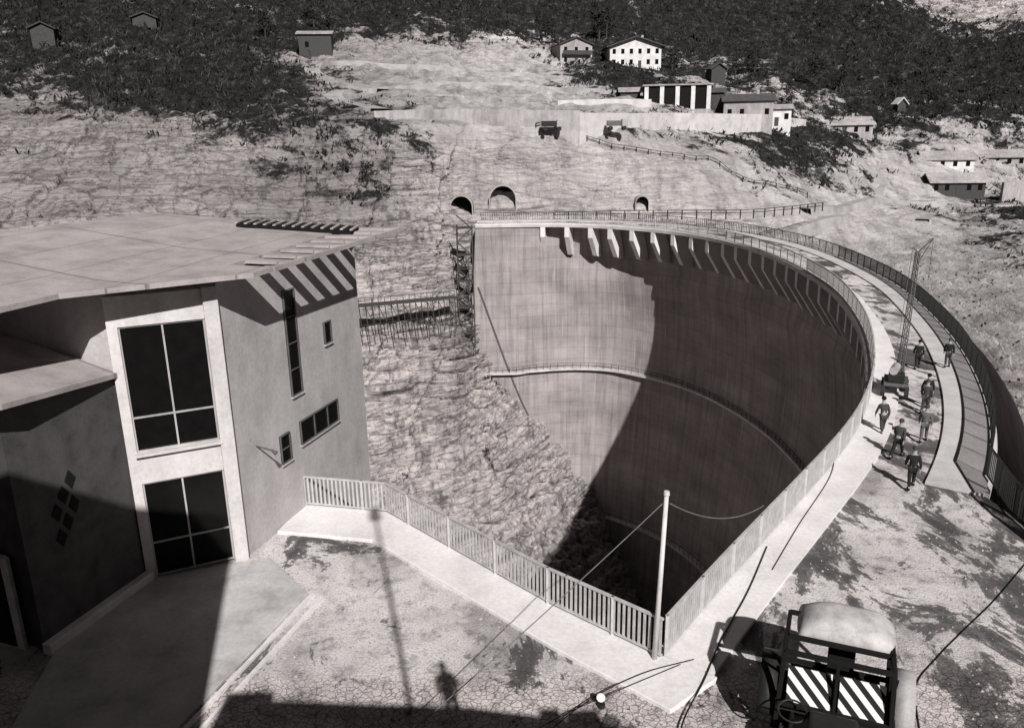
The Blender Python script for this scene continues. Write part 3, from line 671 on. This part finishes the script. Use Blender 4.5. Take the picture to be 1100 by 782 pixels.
m=MB(); j1=b1+Vector((.9,.3,.7)); j2=b1+Vector((-.4,-.2,.3)); m.beam(b1,j1,.05,.05); m.beam(b1-Vector((0,0,.7)),j1,.03,.03); m.beam(b1,j2,.04,.04); m.beam(j1,j2,.02,.02); m.beam(j2,(20.6,40.4,1.5),.02,.02); m.obj('jib',M_steel,cr)
m=MB(); m.beam(j1,j1-Vector((0,0,2.2)),.02,.02); m.obj('hoist_rope',M_steel,cr)
# ------------------------------------------------------------------ tractor
vx=thing('tractor',(7.25,15.1,0),'bulky open cab work tractor with striped hazard boards','tractor',rot=-.40)
def L_(m,name,mat,p=vx,**k): return m.obj(name,mat,p,world=False,**k)
m=MB(); m.box((0,-.6,.85),(1.8,3.0,.7)); L_(m,'body',M_dark,bevel=.06); m=MB(); m.box((0,-1.6,1.4),(1.0,1.4,.5)); L_(m,'bonnet',M_dark,bevel=.08)
m=MB(); m.box((0,.35,1.24),(2.0,1.6,.08)); L_(m,'floor',M_dark)
m=MB()
for sx in(-1,1):
    for yy,tp in((-.5,.1),(.25,.0),(1.2,.05)): m.beam((sx*1.2,yy,.8),(sx*1.12,yy+tp,2.6),.1,.1)
    m.beam((sx*1.2,-.5,1.35),(sx*1.2,1.2,1.35),.1,.1); m.beam((sx*1.12,-.4,2.6),(sx*1.12,1.25,2.6),.1,.1); m.beam((sx*1.18,-.45,2.5),(sx*1.18,.25,1.4),.06,.06)
for yy in(-.5,1.2): m.beam((-1.2,yy,1.3),(1.2,yy,1.3),.1,.1)
for yy in(-.4,.22,1.24): m.beam((-1.12,yy,2.6),(1.12,yy,2.6),.1,.1)
m.beam((0,-.47,1.3),(0,-.41,2.55),.07,.07)
L_(m,'cab_frame',M_black,bevel=.01)
n1_,n2_=16,12; vs=[];fs=[]
for i in range(n1_+1):
    for j in range(n2_+1):
        a=i/n1_*2-1;b_=j/n2_*2-1; z=2.6+.40*(1-a**4)*(1-b_**4)+.015*math.sin(a*7)*math.cos(b_*5)
        vs.append((.14+a*1.08*(1-.08*b_**4),1.02+b_*.74*(1-.06*a**4),z))
for i in range(n1_):
    for j in range(n2_): q_=i*(n2_+1)+j; fs.append((q_,q_+1,q_+n2_+2,q_+n2_+1))
m=MB(); m.add(vs,fs); o=L_(m,'canopy',M_canvas,smooth=True); sd=o.modifiers.new('s','SOLIDIFY'); sd.thickness=.05
for sx in(-.55,.55):
    m=MB(); m.box((sx,-.3,1.72),(.94,.04,.8),0,-.35); L_(m,'hazard_board',M_str)
m=MB(); m.box((.1,.6,1.6),(.6,.5,.14)); m.box((.1,.87,1.9),(.6,.1,.5)); L_(m,'seat',M_black,bevel=.03)
m=MB(); n=24
for k in range(n):
    a=k*6.283/n;b_=(k+1)*6.283/n; m.cyl((-.85+.3*math.cos(a),-.95+.24*math.sin(a),1.5+.1*math.sin(a)),(-.85+.3*math.cos(b_),-.95+.24*math.sin(b_),1.5+.1*math.sin(b_)),.022,n=6)
m.cyl((-.85,-.95,1.5),(-.85,-.75,1.1),.025,n=6); m.beam((-1.14,-.95,1.5),(-.56,-.95,1.5),.025,.025); L_(m,'steering_wheel',M_dark)
def wheel(x,y,r,w):
    g=bpy.data.objects.new('wheel',None); g.parent=vx; COL.objects.link(g)
    m=MB(); m.cyl((x-w/2,y,r),(x+w/2,y,r),r,n=28)
    for k in range(22):
        a=k*6.283/22; m.box((x,y+math.cos(a)*r,r+math.sin(a)*r),(w,.08,.06),0,a-1.57)
    m.obj('tyre',M_rubber,g,world=False,bevel=.03); m=MB(); m.cyl((x-w/2-.02,y,r),(x+w/2+.02,y,r),r*.5,n=20); m.obj('rim',M_paintl,g,world=False)
for sx in(-1,1): wheel(sx*1.12,.5,.68,.4); wheel(sx*.95,-1.0,.5,.3)
for sx in(-1,1):
    m=MB(); vs=[];fs=[]; n=14; ht=1.0 if sx<0 else 1.25
    for k in range(n+1):
        a=math.pi*(-.05+1.05*k/n)
        for xx in(-.2,.2): vs.append((sx*1.44+xx,.5+.9*math.cos(a),.8+ht*math.sin(a)))
    for k in range(n): fs.append((2*k,2*k+1,2*k+3,2*k+2))
    base=len(vs); vs+= [(sx*1.44+sx*.2,.5,.8)]
    o_=1 if sx>0 else 0
    for k in range(n): fs.append((2*k+o_,2*k+2+o_,base))
    m.add(vs,fs); o=L_(m,'mudguard',M_paintl if sx>0 else M_dark,smooth=True); sd=o.modifiers.new('s','SOLIDIFY'); sd.thickness=.04
# ------------------------------------------------------------------ scaffold and access walkway
sc=thing('scaffold_tower',(-9,130,-26),'tall slim scaffold stair tower against the rock abutment','scaffold')
m=MB(); x0,x1,y0,y1=-8.7,-6.2,128.6,130.6
for x in(x0,x1):
    for y in(y0,y1): m.beam((x,y,-22),(x,y,.5),.13,.13)
z=-22;k=0
while z<0:
    for y in(y0,y1): m.beam((x0,y,z),(x1,y,z),.1,.12)
    m.beam((x0,y0,z),(x0,y1,z),.1,.1); m.beam((x1,y0,z),(x1,y1,z),.1,.1)
    a,b_=(x0,x1) if k%2 else (x1,x0); m.beam((a,y0,z),(b_,y0,z+2.2),.12,.2)
    z+=2.2;k+=1
m.obj('frame',M_wood,sc)
for k in range(0,11,2): m=MB(); m.box(((x0+x1)/2,(y0+y1)/2,-22+2.2*k+.1),(x1-x0,y1-y0,.08)); m.obj('platform',M_wood,sc)
aw=thing('access_walkway',(-16,118,-10),'timber access walkway on posts along the cliff','walkway')
A=Vector((-23.4,109.0,-8.6));B=Vector((-9.0,124,-10.4)); m=MB(); m.beam(A,B,1.6,.3); m.obj('deck',M_wood,aw)
m=MB()
for i in range(19):
    p_=A.lerp(B,i/18); m.beam(p_+Vector((0,-.7,0)),p_+Vector((0,-.7,1.2)),.08,.08); m.beam(p_+Vector((0,-.6,0)),p_+Vector((0,1.0,-5.0-1.5*(i%2))),.12,.12)
    if i<18:
        q_=A.lerp(B,(i+1)/18)
        if i%2: m.beam(p_+Vector((0,-.6,-.2)),q_+Vector((0,.2,-3.)),.07,.07)
        m.beam(p_+Vector((0,-.7,1.15)),q_+Vector((0,-.7,1.15)),.08,.08); m.beam(p_+Vector((0,.3,-3.)),q_+Vector((0,.3,-3.)),.08,.08)
m.obj('trestle',M_wood,aw)
# ------------------------------------------------------------------ tunnels
def tunnel(x,y,z,w,h,label):
    g=thing('tunnel_portal',(x,y,z),label,'tunnel',group='tunnels in the rock face'); n=14
    def arch(sc_,yy):
        r=w/2*sc_; hh_=h-w/2; pts=[(x-r,yy,z-.6),(x-r,yy,z+hh_)]
        pts+=[(x-r*math.cos(math.pi*k/n),yy,z+hh_+r*math.sin(math.pi*k/n)) for k in range(1,n)]
        return pts+[(x+r,yy,z+hh_),(x+r,yy,z-.6)]
    a=arch(1.,y);b_=arch(1.1,y);c_=arch(1.1,y+5); k=len(a)
    m=MB(); f=[]
    for i in range(k-1): f+=[(i,i+1,k+i+1,k+i),(k+i,k+i+1,2*k+i+1,2*k+i)]
    m.add(a+b_+c_,f); m.obj('surround',M_plaster2,g)
    m=MB(); f=[(i,i+1,k+i+1,k+i) for i in range(k-1)]+[tuple(range(k,2*k))]; m.add(arch(.995,y+.05)+arch(.995,y+2.6),f); m.obj('bore',M_black,g)  # bore coloured black, standing in for unlit tunnel depth
tunnel(-1.2,150.9,.6,4.8,4.8,'dark arched road tunnel mouth in pale rock'); tunnel(-8.6,142.5,.6,3.8,3.6,'low dark tunnel mouth beside scaffolding'); tunnel(25.5,152.4,.3,2.4,2.6,'small dark gallery mouth in the rock face')
# ------------------------------------------------------------------ houses and walls on the hill
def house(name,x,y,z,w,d,h,rh,rot,label,cat,wm,rm,win=(3,2),gable=True,ov=.6,door=True,base=4.,flat=False,chim=True):
    g=thing(name,(x,y,z),label,cat,rot=rot)
    m=MB()
    if flat: m.box((0,0,(h-base)/2),(w,d,h+base))
    else:
        if gable: v=[(-w/2,-d/2,-base),(w/2,-d/2,-base),(w/2,d/2,-base),(-w/2,d/2,-base),(-w/2,-d/2,h),(w/2,-d/2,h),(w/2,d/2,h),(-w/2,d/2,h),(0,-d/2,h+rh),(0,d/2,h+rh)];f=[(0,1,5,8,4),(2,3,7,9,6),(1,2,6,5),(3,0,4,7),(4,8,9,7),(5,6,9,8),(3,2,1,0)]
        else: v=[(-w/2,-d/2,-base),(w/2,-d/2,-base),(w/2,d/2,-base),(-w/2,d/2,-base),(-w/2,-d/2,h),(w/2,-d/2,h),(w/2,d/2,h),(-w/2,d/2,h),(-w/2,0,h+rh),(w/2,0,h+rh)];f=[(0,1,5,4),(2,3,7,6),(1,2,6,9,5),(3,0,4,8,7),(4,5,9,8),(7,8,9,6),(3,2,1,0)]
        m.add(v,f)
    m.obj('wall',wm,g,world=False)
    m=MB()
    if flat: m.box((0,0,h+.2),(w+2*ov,d+2*ov,.35))
    else:
        t=.3; s_=(w if gable else d)/2+ov; kk=rh/((w if gable else d)/2); l=(d if gable else w)/2+ov
        for sg_ in(-1,1):
            pr=[(0,h+rh+.03),(sg_*s_,h+rh+.03-kk*s_),(sg_*s_,h+rh+.03+t-kk*s_),(0,h+rh+.03+t)]
            v=[((a,-l,b_) if gable else (-l,a,b_)) for a,b_ in pr]+[((a,l,b_) if gable else (l,a,b_)) for a,b_ in pr]
            m.add(v,[(0,1,2,3),(7,6,5,4),(0,1,5,4),(1,2,6,5),(2,3,7,6),(3,0,4,7)])
    m.obj('roof',rm,g,world=False)
    if chim and not flat:
        m=MB(); m.box((w*.2,0,h+rh+.4),(.7,.7,1.6)); m.obj('chimney',M_plaster2,g,world=False)
    nc,nr=win
    for r_ in range(nr):
        for c_ in range(nc):
            xx=-w/2+w*(c_+.5)/nc; zz=h*(r_+.55)/nr
            if door and r_==0 and c_==nc//2:
                m=MB(); m.box((xx,-d/2-.03,1.05),(1.0,.1,2.1)); m.obj('door',M_wood,g,world=False); continue
            m=MB(); m.box((xx,-d/2-.03,zz),(min(1.0,w/nc*.5),.1,min(1.4,h/nr*.5))); m.obj('window',M_glass,g,world=False)
    return g
house('white_house',39.5,264,34.5,16,12,6.2,2.6,0.05,'white plastered house with low gabled roof','house',M_plaster,M_tile,(6,2),ov=1.2)
o=house('wooden_house',20.5,266,35.8,10.5,10,6,2.0,.25,'old stone house with dark wooden balcony','house',M_plaster2,M_wood,(3,2))
m=MB(); m.box((0,-5.6,3.1),(9.5,1.2,.2)); m.box((0,-6.1,3.7),(9.5,.1,1.1)); m.obj('balcony',M_wood,o,world=False)
house('dark_shed',-53.8,238,37.0,9,6,6,.8,.1,'dark timber shed on the slope edge','shed',M_wood,M_plaster2,(2,1),gable=False,chim=False)
for x,y,z,w,h,l in((-112,205,33,5,3,'small dark hut among the scrub'),(-100,235,38,6,3,'small timber barn on the hillside')):
    house('hillside_hut',x,y,ground(x,y)+.1,w,5,h,1.2,.3,l,'hut',M_wood,M_wood,(1,1),chim=False)
pv=house('station_pavilion',42.5,208,18.9,16,7,7.0,.8,-.1,'pale pavilion with dark openings and flat roof','building',M_black,M_plaster2,(1,1),flat=True,door=False)  # black walls paint the shade of openings between the columns
for i in range(5): m=MB(); m.box((-7.6+3.8*i,-3.7,3.4),(1.0,.5,6.8)); m.obj('column',M_plaster,pv,world=False)
m=MB(); m.box((0,-3.85,.6),(16.4,.3,1.6)); m.obj('parapet',M_plaster2,pv,world=False)
house('site_shed',31.5,212,22,5,5,3,.8,-.1,'small dark site shed beside the pavilion','shed',M_wood,M_plaster2,(1,1),gable=False,chim=False)
house('site_shed',53,212,20.5,4.5,5,4,.8,-.1,'narrow timber shed next to the pavilion','shed',M_wood,M_tile,(1,1),gable=False,chim=False)
house('roadside_house',61,209,16.2,12,7,6,1.4,-.2,'low house with pale walls beside the terrace','house',M_plaster2,M_tile,(4,1),gable=False)
house('roadside_house',69,211,16.0,7,6,4.2,.8,-.2,'small pale annexe with a lean roof','house',M_plaster,M_plaster2,(3,1),gable=False,chim=False)
house('hillside_hut',62.8,250,28.6,4.5,4,4.5,1.4,.2,'narrow dark hut on the hillside','hut',M_wood,M_tile,(1,1),chim=False)
house('long_house',93,228,13.4,15,8,2.8,1.8,-.1,'long low house with pale roof','house',M_plaster2,M_plaster2,(5,1),gable=False)
house('village_house',118.5,219,1.6,12.5,8,5.2,1.8,-.2,'two storey white house near the valley road','house',M_plaster,M_plaster2,(4,2),gable=False)
house('village_house',114.5,206,-1.4,13,7,3.0,1.8,-.15,'low timber house with pale roof','house',M_wood,M_plaster2,(5,1),gable=False)
house('village_house',136,224,2.,12,8,5,1.6,-.2,'pale house at the edge of the village','house',M_plaster2,M_plaster2,(4,2),gable=False)
house('village_house',127,232,5.,8,7,5,1.6,.3,'small pale house higher up in the village','house',M_plaster,M_plaster2,(2,2))
house('hillside_hut',117,245,18.3,2.5,2.5,4,1.3,.1,'tiny tower hut on the wooded slope','hut',M_wood,M_plaster,(1,1),chim=False)
def wallseg(pts,th,mat,label):
    m=MB(); vs=[];fs=[]
    for i,(x,y,a,b_) in enumerate(pts):
        j=min(i+1,len(pts)-1);k=max(i-1,0); d=np.array([pts[j][0]-pts[k][0],pts[j][1]-pts[k][1]]);d=d/np.linalg.norm(d)
        vs+=[(x,y,a-4),(x,y,b_),(x-d[1]*th,y+d[0]*th,b_),(x-d[1]*th,y+d[0]*th,a-4)]
    n=len(pts)
    for i in range(n-1):
        for k in range(4): fs.append((4*i+k,4*i+(k+1)%4,4*i+4+(k+1)%4,4*i+4+k))
    fs+=[(3,2,1,0),(4*n-4,4*n-3,4*n-2,4*n-1)]; m.add(vs,fs); o=m.obj('retaining_wall',mat); return tag(o,label=label,category='wall')
wallseg([(-26,160,16.5,19.6),(-8,160.5,16.8,19.7),(14,160,16.3,19.0)],.8,M_plaster2,'long pale retaining wall above the rock face')
wallseg([(14.1,160.4,16.,18.6),(26,172,16.2,18.7),(38,186,16.2,19.0),(62.6,204,16.1,18.8),(80,219,14.9,17.6)],.8,M_deckc,'pale concrete retaining wall supporting the terrace')
wallseg([(12,197,20.5,22.6),(24,198,20.5,22.8),(35,200,20.5,22.6)],.8,M_deckc,'pale upper terrace wall below the pavilion')
wallseg([(124,200,-3,1.4),(140,203,-3,2.)],.8,M_plaster2,'pale boundary wall near the village')
for x,y,l,mt in((8.6,157.8,'small dark truck parked by the terrace wall',M_dark),(22,164,'pale truck parked below the terrace wall',M_steel)):
    z=max(ground(x,y),15.2); g=thing('parked_truck',(x,y,z),l,'truck',group='trucks on the terrace')
    m=MB(); m.box((-.7,0,1.4),(2.8,1.8,1.0)); m.obj('cargo_bed',mt,g,world=False,bevel=.05)
    m=MB(); m.box((1.4,0,1.45),(1.2,1.7,1.5)); m.obj('cab',M_paintl,g,world=False,bevel=.15)
    for wx_ in(-1.4,1.3):
        for wy in(-.8,.8): m=MB(); m.cyl((wx_,wy-.12,.42),(wx_,wy+.12,.42),.42,n=14); m.obj('wheel',M_rubber,g,world=False)
def railing_on(pts,label,h=1.0,sp=2.5,z=None):
    Pp=catmull(pts,sp); g=thing('road_railing',(Pp[0][0],Pp[0][1],ground(*Pp[0])),label,'railing')
    Q=[(p[0],p[1],ground(p[0],p[1]) if z is None else z) for p in Pp]
    for a in Q: m=MB(); m.beam((a[0],a[1],a[2]-.6),(a[0],a[1],a[2]+h),.18,.18); m.obj('post',M_dark,g)
    m=MB()
    for a,b_ in zip(Q[:-1],Q[1:]):
        for k in(.5,1.): m.beam((a[0],a[1],a[2]+h*k),(b_[0],b_[1],b_[2]+h*k),.1,.1)
    m.obj('rail',M_dark,g)
railing_on([(5.5,160.0),(22,163),(38,166),(52,168),(64,171)],'dark railing along the sloping cliff road')
railing_on([(8,142),(26,142),(40,140),(48,143),(60,152)],'dark railing along the reservoir road',z=.2)
def track(pts,w,label):
    Pp=catmull(pts,1.5); Tn=np.gradient(Pp,axis=0); Tn/=np.linalg.norm(Tn,axis=1)[:,None]; zz=np.array([ground(*p) for p in Pp]); zz=np.convolve(np.pad(zz,3,mode='edge'),np.ones(7)/7,'valid')+.4
    m=MB(); vs=[];fs=[]
    for p,t_,z in zip(Pp,Tn,zz):
        n_=np.array([-t_[1],t_[0]])*w/2; vs+=[(p[0]+n_[0],p[1]+n_[1],z),(p[0]-n_[0],p[1]-n_[1],z),(p[0]-n_[0]*1.3,p[1]-n_[1]*1.3,z-2.5),(p[0]+n_[0]*1.3,p[1]+n_[1]*1.3,z-2.5)]
    for i in range(len(Pp)-1):
        for k in range(4): fs.append((4*i+k,4*i+(k+1)%4,4*i+4+(k+1)%4,4*i+4+k))
    m.add(vs,fs); m.obj(label,M_track,kind='structure')
track([(-26,170),(-40,190),(-20,215),(10,222),(34,215)],5,'dirt_road'); track([(8,240),(-20,238),(-45,232),(-50,215),(-30,200)],4,'dirt_track')
track([(60,163),(74,176),(92,190),(112,196),(140,198)],4,'valley_road'); track([(88,214),(92,200),(88,190),(94,180),(90,172)],2.5,'footpath'); track([(26,146),(44,149),(60,158),(70,168)],4,'reservoir_road')
def tree(x,y,h,label):
    z=ground(x,y); g=thing('tree',(x,y,z),label,'tree',group='trees on the mountainside')
    m=MB(); m.cyl((0,0,-.5),(h*.03,0,h*.9),h*.035,h*.008,n=7)
    for k in range(14):
        zz=h*(.25+.6*random.random()); a=random.random()*6.28; l=h*.34*(1.1-.6*zz/h); m.cyl((0,0,zz),(l*math.cos(a),l*math.sin(a),zz+l*.6),h*.012,h*.003,n=5)
    m.obj('trunk',M_bark,g,world=False)
    m=MB(); vs=[];fs=[]; cl=[(random.uniform(-.3,.3)*h,random.uniform(-.3,.3)*h,h*random.uniform(.35,.95)) for _ in range(9)]
    for k in range(360):
        c0=random.choice(cl); r_=h*.13; s=h*.035*(.5+random.random())
        c_=Vector(c0)+Vector((random.gauss(0,1),random.gauss(0,1),random.gauss(0,1)))*r_*.7; c_.x*=(1.2-c_.z/h*.5); c_.y*=(1.2-c_.z/h*.5)
        u_=Vector((random.uniform(-1,1),random.uniform(-1,1),random.uniform(-.6,.6))).normalized()*s; w_=Vector((random.uniform(-1,1),random.uniform(-1,1),random.uniform(-1,.2))).normalized()*s
        n=len(vs); vs+=[c_-u_,c_+w_,c_+u_,c_-w_]; fs.append((n,n+1,n+2,n+3))
    m.add(vs,fs); m.obj('crown',M_leaf,g,world=False)
for x,y,h in((33,300,13),(36,303,10),(-52,250,8),(-58,255,8),(52,262,7),(70,255,8),(78,262,8),(96,262,9),(104,258,8),(120,255,8),(128,250,8),(88,240,6),(-24,135,4),(-28,137,3),(-70,245,7),(110,232,6),(126,238,6),(74,215,4),(84,205,4),(-95,150,4),(12,285,9),(102,225,6),(80,232,6),(140,240,8),(-120,190,5)):
    tree(x,y,h,'dark tree with ragged crown on the slope')
# ------------------------------------------------------------------ camera, light
cam=bpy.data.cameras.new('cam'); co_=bpy.data.objects.new('camera',cam); COL.objects.link(co_); scene.camera=co_
cam.sensor_width=36; cam.lens=840/1100*36; cam.clip_start=.1; cam.clip_end=3000
t=math.radians(16);r=math.radians(1)
R0=Vector((1,0,0));U0=Vector((0,math.sin(t),math.cos(t)));F0=Vector((0,math.cos(t),-math.sin(t)))
Rr=R0*math.cos(r)-U0*math.sin(r);Ur=R0*math.sin(r)+U0*math.cos(r)
M=Matrix((Rr,Ur,-F0)).transposed().to_4x4(); M.translation=(0,0,H); co_.matrix_world=M
sun=bpy.data.lights.new('sun','SUN'); sun.energy=5.; sun.angle=math.radians(.5); sun.color=(1,.975,.955)
so=bpy.data.objects.new('sun',sun); COL.objects.link(so)
d=Vector((SX,1.,-.78)); so.rotation_euler=d.to_track_quat('-Z','Y').to_euler(); so.location=(10,-30,60)
w=bpy.data.worlds.new('World'); scene.world=w; w.use_nodes=True; nt=w.node_tree; bg=nt.nodes['Background']
sk=nt.nodes.new('ShaderNodeTexSky'); sk.sky_type='NISHITA'; sk.sun_disc=False; sk.sun_elevation=math.radians(37); sk.sun_rotation=math.radians(166)
bw=nt.nodes.new('ShaderNodeRGBToBW'); nt.links.new(sk.outputs[0],bw.inputs[0])
mx=nt.nodes.new('ShaderNodeMix'); mx.data_type='RGBA'; mx.blend_type='MULTIPLY'; mx.inputs[0].default_value=1; nt.links.new(bw.outputs[0],mx.inputs[6]); mx.inputs[7].default_value=(1,.90,.96,1)
nt.links.new(mx.outputs[2],bg.inputs[0]); bg.inputs[1].default_value=.012
scene.view_settings.view_transform='Standard'; scene.view_settings.look='None'; scene.view_settings.exposure=0
